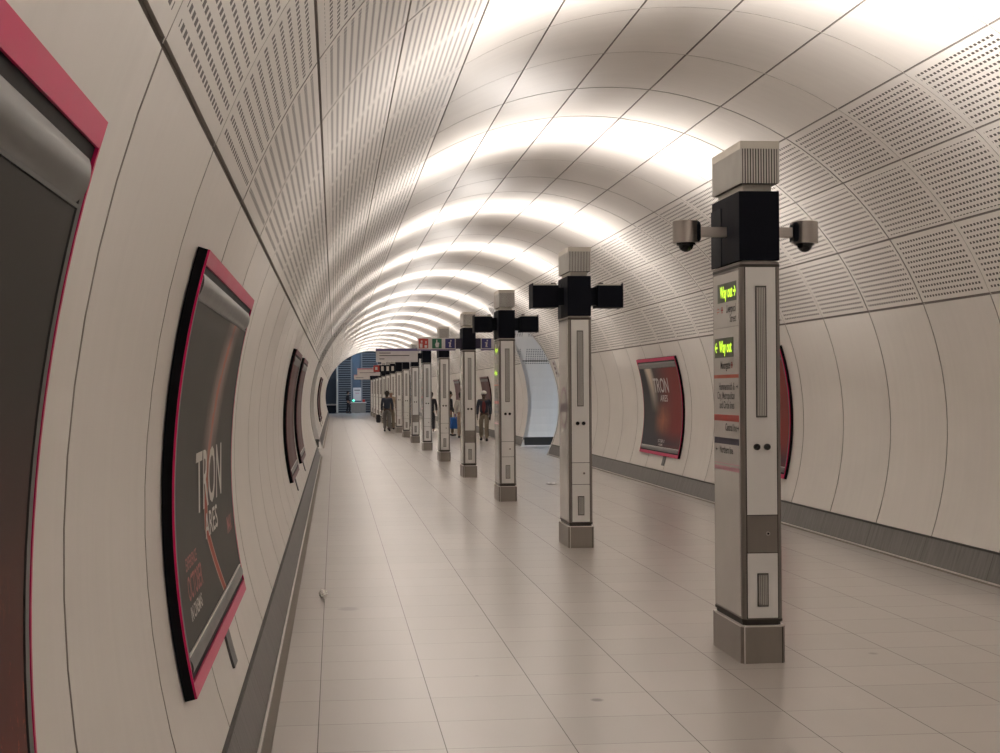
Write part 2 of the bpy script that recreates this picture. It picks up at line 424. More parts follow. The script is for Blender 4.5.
# tunnel ends: rear bulkhead behind the viewpoint, and the hall beyond the far mouth
mb = MB(); mb.box(-3.6, 3.6, Y0-.2, Y0, 0, 4.7, M_SMOOTH); mb.build('wall_back', kind='structure')
M_SLATE = plain('hall_slate', (.03, .036, .046), .5, .1)
M_SLATE2 = plain('hall_slat_light', (.24, .26, .28), .4, .3)
M_BLUEG = plain('hall_blue_glass', (.10, .15, .21), .2, 0, spec=.6)
M_HALL = plain('hall_wall', (.10, .115, .14), .6)
mb = MB()
n = 40                                    # collar closing the hall side round the tunnel mouth
for i in range(n):
    a, b = -math.pi*.64+math.pi*1.28*i/n, -math.pi*.64+math.pi*1.28*(i+1)/n
    p, q, p2, q2 = cp(a), cp(b), cp(a, 9), cp(b, 9)
    mb.face([(p[0], Y1, p[1]), (q[0], Y1, q[1]), (q2[0], Y1, q2[1]), (p2[0], Y1, p2[1])], M_HALL)
mb.box(-9, 9, EY, EY+.2, 0, 9, M_SLATE)
mb.box(-9.2, -9, Y1, EY, 0, 9, M_HALL); mb.box(9, 9.2, Y1, EY, 0, 9, M_HALL); mb.box(-9, 9, Y1, EY, 9, 9.2, M_HALL)
mb.build('wall_far', kind='structure')
def grille(x0, x1, z0, z1, y, label):
    o = empty('louvre_screen', ((x0+x1)/2, y, z0), label, 'screen', 'louvred screens at the far end')
    w = (x1-x0)/2; b = MB(); b.box(-w, w, .03, .06, 0, z1-z0, M_SLATE); b.build('backing', o)
    k = 0; z = .12
    b = MB()
    while z < z1-z0-.05: b.box(-w+.04, w-.04, -.01, .03, z, z+.055, M_SLATE2); z += .175
    b.build('slats', o)
    b = MB()
    for s_ in (-1, 1): b.box(s_*w-.04, s_*w+.04, -.03, .05, 0, z1-z0, M_SLATE2)
    b.build('side_frame', o)
XF = lambda px, Y: (px-334.1)*Y/1535.8+CAMX+(px-334.1)*0   # design-time helper: metres at a known depth
grille(-2.3, -1.27, .05, 4.2, 119.6, 'dark louvred screen left of the blue glazed panel at the far end')
grille(-.45, .75, .05, 5.0, 119.6, 'dark louvred screen right of the blue glazed panel at the far end')
o = empty('glazed_panel', (-.86, 119.9, 0), 'tall blue glazed panel between two louvred screens at the far end', 'glass panel')
b = MB(); b.box(-.33, .33, 0, .04, .1, 5.2, M_BLUEG); b.build('glass', o)
b = MB(); b.box(-.38, -.33, -.02, .06, 0, 5.2, M_SLATE2); b.box(.33, .38, -.02, .06, 0, 5.2, M_SLATE2); b.build('frame', o)
o = empty('information_board', (-.83, 118.9, .95), 'white upright information board in front of the blue glazed panel', 'sign')
b = MB(); b.box(-.31, .31, 0, .05, 0, 1.0, M_WHITE, .01); b.build('board', o)
b = MB(); b.box(-.22, .22, -.006, 0, .78, .84, M_TEXT); b.box(-.15, .15, -.006, 0, .55, .6, M_ROSE); b.build('printed_lines', o)
b = MB(); b.box(-.03, .03, .01, .04, -.95, 0, M_BAR); b.box(-.2, .2, -.1, .15, -.95, -.92, M_BAR); b.build('stand', o)
o = empty('barrier_counter', (-.75, 117.6, 0), 'low grey barrier counter under the white information board', 'counter')
b = MB(); b.box(-.55, .55, 0, .5, .04, .78, M_GRILLE, .02); b.build('cabinet', o)
b = MB(); b.box(-.6, .6, -.03, .53, .78, .84, M_CHROME, .01); b.build('top', o)
b = MB(); b.box(.3, .5, .1, .4, .84, 1.05, M_RED, .02); b.build('red_sign', o, label='small red sign')
o = empty('signal_lamp', (-1.13, 117.5, .84), 'small glowing green lamp on the far barrier counter', 'lamp')
o.location = (-1.13, 117.85, .845)
b = MB(); b.cyl((0, 0, .03), (0, 0, 1), .05, .06, M_BAR); b.build('lamp_base', o)
b = MB(); b.sphere((0, 0, .12), .085, M_GREENLIGHT); b.build('lens', o)
o = empty('ticket_counter', (-3.1, 117.0, 0), 'dark counter with a pale top at the left of the far hall', 'counter')
b = MB(); b.box(-.55, .75, 0, .6, 0, .62, M_BLACK2, .02); b.build('cabinet', o)
b = MB(); b.box(-.6, .8, -.05, .65, .62, .72, M_STEEL, .01); b.build('top', o)
o = empty('hall_post', (-2.38, 116.0, 0), 'slim pale post standing left of the louvred screens in the far hall', 'post')
b = MB(); b.cyl((0, 0, 2.5), (0, 0, 1), .06, 5.0, M_CAP); b.build('shaft', o)
b = MB(); b.cyl((0, 0, .04), (0, 0, 1), .11, .08, M_STEEL); b.build('base', o)
for x in (-4.5, 0.5, 5):
    o = empty('hall_ceiling_light', (x, 115.5, 8.8), 'round cool ceiling light high in the far hall, %s' % ('left' if x < 0 else 'middle' if x < 2 else 'right'), 'light')
    b = MB(); b.cyl((0, 0, .05), (0, 0, 1), .35, .1, M_RIB); b.build('lamp_housing', o)
    ld = bpy.data.lights.new('hall_lamp', 'AREA'); ld.shape = 'DISK'; ld.size = .6; ld.energy = 300; ld.color = (.72, .84, 1)
    lo = bpy.data.objects.new('hall_lamp', ld); COL.objects.link(lo); lo.parent = o; lo.location = (0, 0, -.03)

# ================================================================== COLUMNS
CW, CD = .125, .70                        # half width, depth (along the tunnel); origin at the near face, centre line
def chamf(w, y0, y1, c): return [(-w+c, y0), (w-c, y0), (w, y0+c), (w, y1-c), (w-c, y1), (-w+c, y1), (-w, y1-c), (-w, y0+c)]
def slot(mb, z0, z1, w, y, sg, lines=True):
    mb.box(-w, w, min(y, y+sg*.006), max(y, y+sg*.006), z0, z1, M_BRDARK)
    mb.box(-w+.005, w-.005, min(y, y+sg*.009), max(y, y+sg*.009), z0+.006, z1-.006, M_GRILLE)
    for k in range(5):
        x = -w+.012+(2*w-.024)*k/4; mb.box(x-.0018, x+.0018, min(y, y+sg*.011), max(y, y+sg*.011), z0+.012, z1-.012, M_RIB)
def side_fn(Y, z):                        # (u, v) on the left face of a column, text runs towards -Y
    return lambda u, v: (-CW-.0055, Y-u, z+v)
def make_column(variant, low_box=True):
    t = empty('column', (0, 0, 0), '', 'column')
    b = MB(); b.prism(chamf(.138, -.012, CD+.012, .022), 0, .222, M_BASE); b.prism(chamf(.1395, -.0135, CD+.0135, .022), .222, .230, M_CHROME)
    b.prism(chamf(.118, .012, CD-.012, .02), .230, .252, M_BRDARK)
    for x in (-.118, .118): b.box(x-.003, x+.003, -.0135, -.0125, 0, .222, M_CHROME if x < 0 else M_BRDARK)
    b.build('base', t)
    b = MB(); b.prism(chamf(CW-.001, .001, CD-.001, .016), .252, 2.452, M_BRONZE)
    for z in (.260, 2.430): b.prism(chamf(CW+.001, -.001, CD+.001, .016), z-.008, z+.008, M_BRDARK)
    b.build('frame', t)
    wx = .094
    for (y0, y1, sg) in ((-.003, .004, -1), (CD-.004, CD+.003, 1)):
        yo = y0 if sg < 0 else y1
        b = MB()
        b.box(-wx-.006, wx+.006, y0+.0015, y1-.0015, .271, 2.425, M_BRDARK); b.box(-wx, wx, y0, y1, .905, 2.42, M_WPANEL); up = b.build('front_panel' if sg < 0 else 'rear_panel', t)
        b = MB(); slot(b, 1.50, 2.305, .034, yo, sg); b.build('vent_grille', up)
        for x in (-.032, .032):
            b = MB(); b.cyl((x, yo+sg*.008, 1.32), (0, 1, 0), .020, .016, M_BRDARK, 16); b.cyl((x, yo+sg*.018, 1.32), (0, 1, 0), .013, .006, M_DOME, 16); b.build('socket', up)
        b = MB(); b.box(-wx, wx, y0, y1, .675, .90, M_BRONZE if low_box else M_WPANEL)
        b.cyl((.034, yo+sg*.004, .79), (0, 1, 0), .013, .008, M_STEEL, 16); b.cyl((.034, yo+sg*.009, .79), (0, 1, 0), .006, .004, M_BLACK, 12); b.build('access_panel', t)
        b = MB(); b.box(-wx, wx, y0, y1, .275, .670, M_WPANEL); lp = b.build('lower_panel', t)
        b = MB(); slot(b, .345, .548, .034, yo, sg); b.build('vent_grille', lp)
    for sg in (-1, 1):
        b = MB(); x0, x1 = sorted((sg*(CW-.004), sg*(CW+.003)))
        b.box(x0, x1, .042, CD-.042, .282, 2.405, M_GLASSP)
        b.box(x0+.001, x1-.001, .036, CD-.036, 2.409, 2.42, M_BRONZE)
        sp = b.build('side_panel', t)
        if sg < 0: left = sp
    if variant in ('sign', 'lines'):
        def quad(mat, Y0_, Y1_, z0, z1, nm, dx=.0015):
            b = MB(); b.box(-CW-.003-dx, -CW-.002, Y0_, Y1_, z0, z1, mat); return b.build(nm, left)
        ya, yb = .045, CD-.045
        if variant == 'sign': quad(M_LEDBG, .085, .545, 2.225, 2.345, 'led_display'); quad(M_LEDBG, .165, .625, 1.875, 2.0, 'led_display')
        for txt, Y, z in (('Way out\u2192', .295, 2.285), ('\u2190Way out', .40, 1.94)) if variant == 'sign' else ():
            V, F = text_mesh(txt.replace('\u2192', '').replace('\u2190', ''), .105, bold=.0022, squeeze=.80)
            b = MB(); off = .03 if '\u2192' in txt else -.045
            put_flat(b, V, F, M_LED, side_fn(Y+off, z))
            s_ = -1 if '\u2192' in txt else 1      # arrow: towards -Y is right
            cy = .125 if s_ < 0 else .585
            f = side_fn(cy, z); d = 1 if s_ < 0 else -1
            for q in ([(-.03*d, -.007), (.012*d, -.007), (.012*d, .007), (-.03*d, .007)], [(.004*d, .032), (.034*d, 0), (.018*d, 0), (-.010*d, .032)], [(.004*d, -.032), (.034*d, 0), (.018*d, 0), (-.010*d, -.032)]):
                b.face([f(*p) for p in q], M_LED)
            b.build('led_lettering', left, label='glowing yellow-green dot-matrix words')
        quad(M_GRILLE, ya, yb, 2.062, 2.067, 'divider_line')
        stripes = ((M_REDO, 1.744, 1.766), (M_RED, 1.472, 1.512), (M_NAVY, 1.326, 1.366), (M_ROSE, 1.160, 1.185), (M_ROSE, 1.20, 1.205))
        for m_, z0, z1 in stripes: quad(m_, ya, yb, z0, z1, 'stripe', .0018)
        b = MB()
        for txt, Y, z, sz in (('Liverpool', .21, 2.178, .070), ('Street', .165, 2.115, .070), ('Moorgate', .36, 1.825, .070),
                              ('Hammersmith &', .33, 1.690, .066), ('City, Metropolitan', .35, 1.632, .066), ('and Circle lines', .33, 1.572, .066),
                              ('Central line', .23, 1.432, .066), ('Northern line', .35, 1.288, .066)):
            V, F = text_mesh(txt, sz, bold=.0008, squeeze=.88); put_flat(b, V, F, M_TEXT, side_fn(Y, z))
        def arrow(Y, z, d):
            f = side_fn(Y, z)
            for q in ([(-.02*d, -.004), (.01*d, -.004), (.01*d, .004), (-.02*d, .004)], [(.006*d, .016), (.024*d, 0), (.006*d, -.016)]): b.face([f(*p) for p in q], M_TEXT)
        arrow(.08, 1.69, 1); arrow(.065, 1.432, 1); arrow(.595, 1.288, -1)
        b.build('lettering', left)
        b = MB()                          # rail symbol and roundels printed in red
        def ring(Y, z, r0, r1, mat, bar):
            f = side_fn(Y, z); n = 20
            for i in range(n):
                a, c = 2*math.pi*i/n, 2*math.pi*(i+1)/n
                b.face([f(r0*math.cos(a), r0*math.sin(a)), f(r1*math.cos(a), r1*math.sin(a)), f(r1*math.cos(c), r1*math.sin(c)), f(r0*math.cos(c), r0*math.sin(c))], mat)
            b.face([f(-bar, -.005), f(bar, -.005), f(bar, .005), f(-bar, .005)], mat)
        ring(.43, 2.178, .014, .022, M_RED, .028); ring(.20, 1.825, .012, .020, M_RED, .026)
        f = side_fn(.53, 2.178)
        for q in ([(-.03, .006), (.03, .006), (.03, .011), (-.03, .011)], [(-.03, -.011), (.03, -.011), (.03, -.006), (-.03, -.006)], [(-.016, .022), (-.008, .022), (.014, .009), (.006, .009)], [(-.008, -.009), (0, -.009), (-.014, -.022), (-.022, -.022)]):
            b.face([f(*p) for p in q], M_RED)
        b.build('printed_symbols', left, label='small red transport symbols')
    elif variant == 'roundel':
        b = MB(); n = 48; c = (.31, 1.485)
        f = side_fn(*c)
        for i in range(n):
            a, d = 2*math.pi*i/n, 2*math.pi*(i+1)/n; r0, r1 = .182, .228
            b.face([f(r0*math.cos(a), r0*math.sin(a)), f(r1*math.cos(a), r1*math.sin(a)), f(r1*math.cos(d), r1*math.sin(d)), f(r0*math.cos(d), r0*math.sin(d))], M_ROUND)
        g = lambda u, v: (-CW-.0062, c[0]-u, c[1]+v)
        b.face([g(-.26, -.045), g(.26, -.045), g(.26, .045), g(-.26, .045)], plain('roundel_bar', (.15, .115, .135), .4))
        b.build('roundel', left, label='mauve ring crossed by a horizontal bar')
    # black header block with a set-back shadow gap
    b = MB(); b.box(-CW-.004, CW-.002, 0, CD-.02, 2.462, 2.886, M_BLACK, .003)
    b.box(-CW-.008, -CW, CD*.62, CD-.01, 2.458, 2.83, M_BLACK2)
    b.box(-CW+.02, CW-.02, .02, CD-.04, 2.45, 2.465, M_CAP)
    b.build('header_block', t)
    b = MB(); b.box(-.095, .085, .04, CD-.05, 2.88, 2.935, M_CAP, .003); b.build('neck', t)
    # ribbed uplighter housing
    b = MB(); w, y0, y1, z0, z1 = .116, -.005, CD-.01, 2.932, 3.145
    b.box(-w, w, y0, y1, z0, z1, M_BRDARK)
    k = int(2*w/.016)
    for i in range(k+1):
        x = -w+2*w*i/k
        for yy in (y0, y1): b.box(x-.0042, x+.0042, yy-.006, yy+.006, z0+.002, z1, M_RIB)
    k = int((y1-y0)/.016)
    for i in range(k+1):
        y = y0+(y1-y0)*i/k
        for xx in (-w, w): b.box(xx-.006, xx+.006, y-.0042, y+.0042, z0+.002, z1, M_RIB)
    hs = b.build('lamp_housing', t)
    b = MB(); e = .006
    b.box(-w-e, w+e, y0-e, y0+.02, z1, 3.192, M_CAP); b.box(-w-e, w+e, y1-.02, y1+e, z1, 3.192, M_CAP)
    b.box(-w-e, -w+.016, y0+.02, y1-.02, z1, 3.192, M_CAP); b.box(w-.016, w+e, y0+.02, y1-.02, z1, 3.192, M_CAP)
    b.build('rim', hs)
    b = MB(); b.box(-w+.016, w-.016, y0+.02, y1-.02, z1, 3.165, M_LAMP); b.build('diffuser', hs)
    return t
LD = []
for nm, en, tilt in (('uplight_crown', LAMP_UP, 0), ('uplight_left', LAMP_SIDE, -1), ('uplight_right', LAMP_SIDE, 1)):
    ld = bpy.data.lights.new(nm, 'AREA'); ld.shape = 'RECTANGLE'; ld.size = .07; ld.size_y = .55; ld.energy = en; ld.color = LAMP_COL
    ld.spread = R(170 if tilt == 0 else 156); LD.append((nm, ld, tilt))
def add_lamps(t):
    for nm, ld, tilt in LD:
        o = bpy.data.objects.new(nm, ld); COL.objects.link(o); o.parent = t; o.location = (tilt*.055, CD/2, 3.20)
        o.rotation_euler = (0, math.pi+R(64)*tilt, 0)      # area lights shine along -Z
PROTO = {'sign': make_column('sign'), 'roundel': make_column('roundel', False), 'plain': make_column('plain', False)}
PROTO['boxed'] = make_column('plain', True); PROTO['signb'] = make_column('sign', False); PROTO['lines'] = make_column('lines', False)
used = set()
ORD = ['nearest', 'second', 'third', 'fourth', 'fifth', 'sixth', 'seventh', 'eighth', 'ninth', 'tenth', 'eleventh', 'twelfth', 'thirteenth', 'fourteenth', 'fifteenth', 'sixteenth']
LAB = {0: 'nearest tall white-panelled column with a ribbed uplighter cap and green lit way-out displays on its side',
       1: 'second nearest column, with a mauve roundel on its left side and black boxes at its head',
       2: 'third column in the row, its black head carrying two side boxes, green lit displays on its side',
       3: 'fourth column in the row, between the two icon signs, with a bronze access panel near its foot'}
var = ['sign', 'roundel', 'signb', 'boxed', 'plain', 'lines', 'boxed', 'plain', 'plain', 'plain', 'plain', 'boxed', 'plain', 'plain', 'plain', 'plain']
cols = []
for i, y in enumerate([2.25, -4.6]+COLY):  # first two columns are unseen, added so their lamps light the near tunnel
    k = i-2; v = 'plain' if k < 0 else var[k]
    if v not in used and k >= 0: t = PROTO[v]; used.add(v)
    else: t = copy_tree(PROTO[v])
    t.location = (.004, y, 0); cols.append(t)
    t['label'] = LAB.get(k) or ('slim white-panelled column with a lamp cap, %s in the row counting from the nearest' % ORD[k] if k >= 0 else 'white-panelled column beside or behind the viewpoint, unseen, added for its lamps')
    t['group'] = 'columns down the middle of the tunnel'
for t in cols: add_lamps(t)

# ------------------------------------------------------------------ things fixed to the column heads
def make_cctv(sg, label):
    t = empty('security_camera', (.004+sg*.385, COLY[0]+.33, 2.665), label, 'camera', 'dome cameras on the nearest column')
    b = MB(); b.cyl((0, 0, 0), (0, 0, 1), .084, .135, M_STEEL, 40); b.cyl((0, 0, .069), (0, 0, 1), .078, .006, M_CAP, 40)
    b.build('housing', t)
    b = MB(); b.cyl((0, 0, -.072), (0, 0, 1), .06, .02, M_DOME, 32); b.build('collar', t)
    b = MB(); b.sphere((0, 0, -.078), .048, M_DOME, (1, 1, .95), 28); b.build('dome', t)
    b = MB()
    x0, x1 = sorted((-sg*.078, -sg*.262)); b.box(x0, x1, -.03, .03, -.03, .032, M_STEEL, .003)
    b.build('arm', t)
    b = MB(); x0, x1 = sorted((-sg*.03, -sg*.086)); b.box(x0, x1, -.062, .062, -.064, .066, M_BLACK2, .02); b.build('junction_cover', t)
make_cctv(-1, 'steel dome security camera on the left arm of the nearest column')
make_cctv(1, 'steel dome security camera on the right arm of the nearest column')
def make_box(y, sg, label):
    t = empty('loudspeaker_box', (.02, y, 2.69), label, 'black box', 'black boxes on the column heads')
    b = MB(); x0, x1 = sorted((sg*.21, sg*.485)); b.box(x0, x1, -.16, .16, -.125, .11, M_BLACK, .006); b.build('housing', t)
    b = MB(); x0, x1 = sorted((sg*.10, sg*.22)); b.box(x0, x1, -.10, .10, -.10, .09, M_BLACK2, .003); b.build('bracket', t)
    b = MB(); x0, x1 = sorted((sg*.23, sg*.47)); b.box(x0, x1, -.14, .14, .11, .128, M_CAP, .003); b.cyl((sg*.26, -.1, .135), (1, 0, 0), .008, .05, M_BLACK, 10); b.build('top_plate', t, label='pale plate with a small dark fitting')
    b = MB(); x = sg*.485; x0, x1 = sorted((x, x+sg*.008)); b.box(x0, x1, -.165, .165, -.13, .135, M_BLACK2, .002); b.build('end_plate', t)
for k, w_ in ((1, 'second'), (2, 'third')):
    for sg, s_ in ((-1, 'left'), (1, 'right')): make_box(COLY[k]+.36, sg, 'black box on the %s side of the %s column head' % (s_, w_))
def icon_sign(sg):
    y = COLY[3]+.2
    t = empty('icon_sign', (0, y, 2.59), 'white sign with red, green and blue icon squares left of the fourth column' if sg < 0 else 'shorter white sign with blue and green icon squares right of the fourth column', 'sign', 'icon signs on the fourth column')
    x0, x1 = sorted((sg*.245, sg*(.985 if sg < 0 else .74))); b = MB(); b.box(x0, x1, 0, .10, -.112, .112, M_WHITE, .006); bd = b.build('board', t)
    b = MB(); xa, xb = sorted((sg*.11, sg*.25)); b.box(xa, xb, .02, .08, -.10, .10, M_NAVY, .003); b.build('bracket', t)
    b = MB(); b.box(x0, x1, .005, .095, -.135, -.112, M_PURPLE, .003); b.build('lower_strip', t, label='purple strip under the icons')
    for j, m_ in enumerate((M_BLUE, M_GREEN, M_RED)[:3 if sg < 0 else 2]):
        c = sg*(.355+.255*j) if j < 2 else sg*.87
        b = MB(); h = .093
        b.box(c-h, c+h, -.004, 0, -h, h, m_)
        if j == 0:
            for q in ([(-.022, -.07), (.006, -.07), (.022, .022), (-.008, .022)], [(-.030, .005), (-.004, .005), (-.001, .022), (-.030, .022)], [(.0, -.07), (.024, -.07), (.026, -.055), (.0, -.055)], [(.0, .038), (.026, .038), (.031, .068), (.005, .068)]): b.face([(c+u, -.006, v) for u, v in q], M_WHITE)
        elif j == 1:
            g = lambda u, v: (c+u, -.006, v)
            b.face([g(-.02, -.075), g(.03, -.075), g(.045, .01), g(.03, .02), g(-.02, .02), g(-.035, -.02)], M_WHITE)
            b.face([g(-.012, .02), g(.008, .02), g(.008, .075), g(-.012, .075)], M_WHITE)
        else:
            g = lambda u, v: (c+u, -.006, v)
            b.face([g(-.07, -.08), g(-.02, -.08), g(-.02, .0), g(-.07, .0)], M_WHITE); b.face([g(-.05, .02), g(-.02, .02), g(-.02, .06), g(-.05, .06)], M_WHITE)
            b.face([g(.02, -.08), g(.07, -.08), g(.07, -.03), g(.02, -.03)], M_WHITE); b.face([g(.035, .0), g(.06, .0), g(.06, .05), g(.035, .05)], M_WHITE)
        b.build('icon_square', bd, label=('blue square with a white letter i', 'green square with a white hand', 'red square with white marks')[j])
icon_sign(-1); icon_sign(1)
def board_sign(y, x0, x1, z0, z1, top, label, lines, arm_to=-.1):
    t = empty('hanging_sign', ((x0+x1)/2, y, z0), label, 'sign', 'white signs reaching left from the far columns')
    w, h = (x1-x0)/2, z1-z0
    b = MB(); b.box(-w, w, 0, .08, 0, h, M_WHITE, .006); bd = b.build('board', t)
    b = MB(); b.box(-w, w, -.004, .084, h, h+top[1], top[0]); b.build('top_strip', t)
    b = MB()
    for (u0, u1, v) in lines: b.box(-w+2*w*u0, -w+2*w*u1, -.005, 0, h*v, h*v+.022, M_TEXT)
    b.build('printed_lines', bd)
    b = MB(); b.box(w, w+(arm_to-x1), .02, .06, h*.3, h*.8, M_BLACK2); b.build('bracket', t)
board_sign(COLY[5]+.1, -1.42, -.25, 2.49, 2.80, (M_PURPLE, .07), 'long white direction sign with a purple top strip on the sixth column', ((.08, .35, .78), (.08, .8, .55), (.08, .2, .25)))
t = empty('icon_sign', (0, COLY[8]+.1, 2.58), 'small icon sign with a red square and pale pictograms on the ninth column', 'sign')
b = MB(); b.box(-1.0, -.12, 0, .08, -.14, .14, M_BLACK2, .005); bd = b.build('board', t)
b = MB(); b.box(-1.02, -.78, -.006, 0, -.13, .13, M_RED); b.box(-.95, -.86, -.01, -.006, -.05, .06, M_WHITE); b.build('icon_square', bd, label='red square')
for x in (-.66, -.45, -.25):
    b = MB(); b.box(x-.05, x+.05, -.006, 0, -.09, .09, M_CAP); b.build('pictogram', bd)
board_sign(COLY[10]+.1, -1.48, -.38, 2.42, 2.72, (M_ROSE, .06), 'white sign with a rose top edge on the eleventh column', ((.1, .8, .45),))
board_sign(COLY[13]+.1, -1.40, -.45, 2.38, 2.62, (M_ROSE, .05), 'smallest and farthest white sign, on the fourteenth column', ((.1, .6, .45),))

# ================================================================== POSTERS
FR = 3.160                                # radius of a poster's face
M_DUSK = plain('dusky_edge', (.16, .05, .06), .4)
def art(name, style):
    a = NT(name); uv = a.n('ShaderNodeUVMap').outputs[0]; u, v, _ = a.sep(uv)
    nz = a.noise(a.comb(a.math('MULTIPLY', u, 3.0), a.math('MULTIPLY', v, 1.2)), 2.2, 5, .65)
    nf = a.noise(a.comb(a.math('MULTIPLY', u, 9.0), a.math('MULTIPLY', v, 2.0)), 3.0, 5, .7)
    def band(x, c, w, gain=1.0):          # soft band of width w about c
        d = a.math('DIVIDE', a.math('ABSOLUTE', a.math('SUBTRACT', x, c)), w)
        return a.math('MULTIPLY', a.math('SUBTRACT', 1.0, d, clamp=True), gain)
    if style == 'streak':
        base = a.mix(nz, (.055, .053, .048), (.085, .081, .073))
        up = a.math('MULTIPLY', a.math('POWER', a.math('SUBTRACT', v, .27, clamp=True), 1.35), .46)
        dn = a.math('MULTIPLY', a.math('SUBTRACT', .27, v, clamp=True), .72)
        core = a.math('ADD', .43, a.math('ADD', up, dn))
        d = a.math('ABSOLUTE', a.math('SUBTRACT', u, core))
        fz = a.math('ABSOLUTE', a.math('SUBTRACT', a.math('ADD', u, a.math('MULTIPLY', a.math('SUBTRACT', nf, .5), .10)), core))
        hi = a.math('MULTIPLY', a.math('SUBTRACT', v, .38, clamp=True), 4.0, clamp=True)
        halo = a.math('MULTIPLY', a.math('SUBTRACT', 1.0, a.math('DIVIDE', fz, .15), clamp=True), hi)
        base = a.mix(a.math('MULTIPLY', halo, .9), base, (.45, .33, .29))
        base = a.mix(a.math('MULTIPLY', a.math('LESS_THAN', fz, .022), a.math('MULTIPLY', hi, .85)), base, (.50, .16, .12))
        lo = a.math('SUBTRACT', 1.0, hi)
        base = a.mix(a.math('MULTIPLY', a.math('LESS_THAN', d, .030), lo), base, (.62, .42, .34))
        base = a.mix(a.math('MULTIPLY', a.math('LESS_THAN', d, .021), lo), base, (.45, .085, .055))
        base = a.mix(band(v, .96, .05, .6), base, (.10, .10, .095))
    elif style == 'ember':
        f = a.math('MULTIPLY', a.math('SUBTRACT', .75, v, clamp=True), a.math('ADD', .3, a.math('MULTIPLY', nz, 1.3)), clamp=True)
        base = a.mix(f, (.030, .026, .022), (.20, .022, .016))
        base = a.mix(a.math('MULTIPLY', a.math('GREATER_THAN', nf, .56), a.math('MULTIPLY', a.math('SUBTRACT', .5, v, clamp=True), 1.6), clamp=True), base, (.50, .09, .03))
    elif style == 'split':
        base = a.mix(a.math('MULTIPLY', a.math('SUBTRACT', u, .34, clamp=True), 2.1, clamp=True), (.045, .042, .048), (.24, .030, .028))
        uu = a.math('SUBTRACT', u, a.math('MULTIPLY', a.math('SUBTRACT', 1.0, v), .14))
        beam = a.math('MULTIPLY', band(uu, .24, .13), a.math('SUBTRACT', v, .42, clamp=True))
        base = a.mix(a.math('MULTIPLY', beam, 2.6, clamp=True), base, (.70, .60, .50))
        base = a.mix(a.math('MULTIPLY', band(u, .52, .24), a.math('MULTIPLY', band(v, .34, .24), a.math('MULTIPLY', nf, 1.8)), clamp=True), base, (.50, .17, .09))
        base = a.mix(a.math('MULTIPLY', band(v, .05, .16), .8), base, (.035, .033, .05))
    else:
        base = a.mix(nz, (.085, .04, .04), (.20, .09, .085))
        base = a.mix(a.math('MULTIPLY', band(u, .6, .3), nf, clamp=True), base, (.22, .17, .19))
    a.setv(base=base, rough=.5, spec=.2)
    return a.m
ART = {k: art('poster_art_'+k, k) for k in ('streak', 'ember', 'split', 'dusk')}
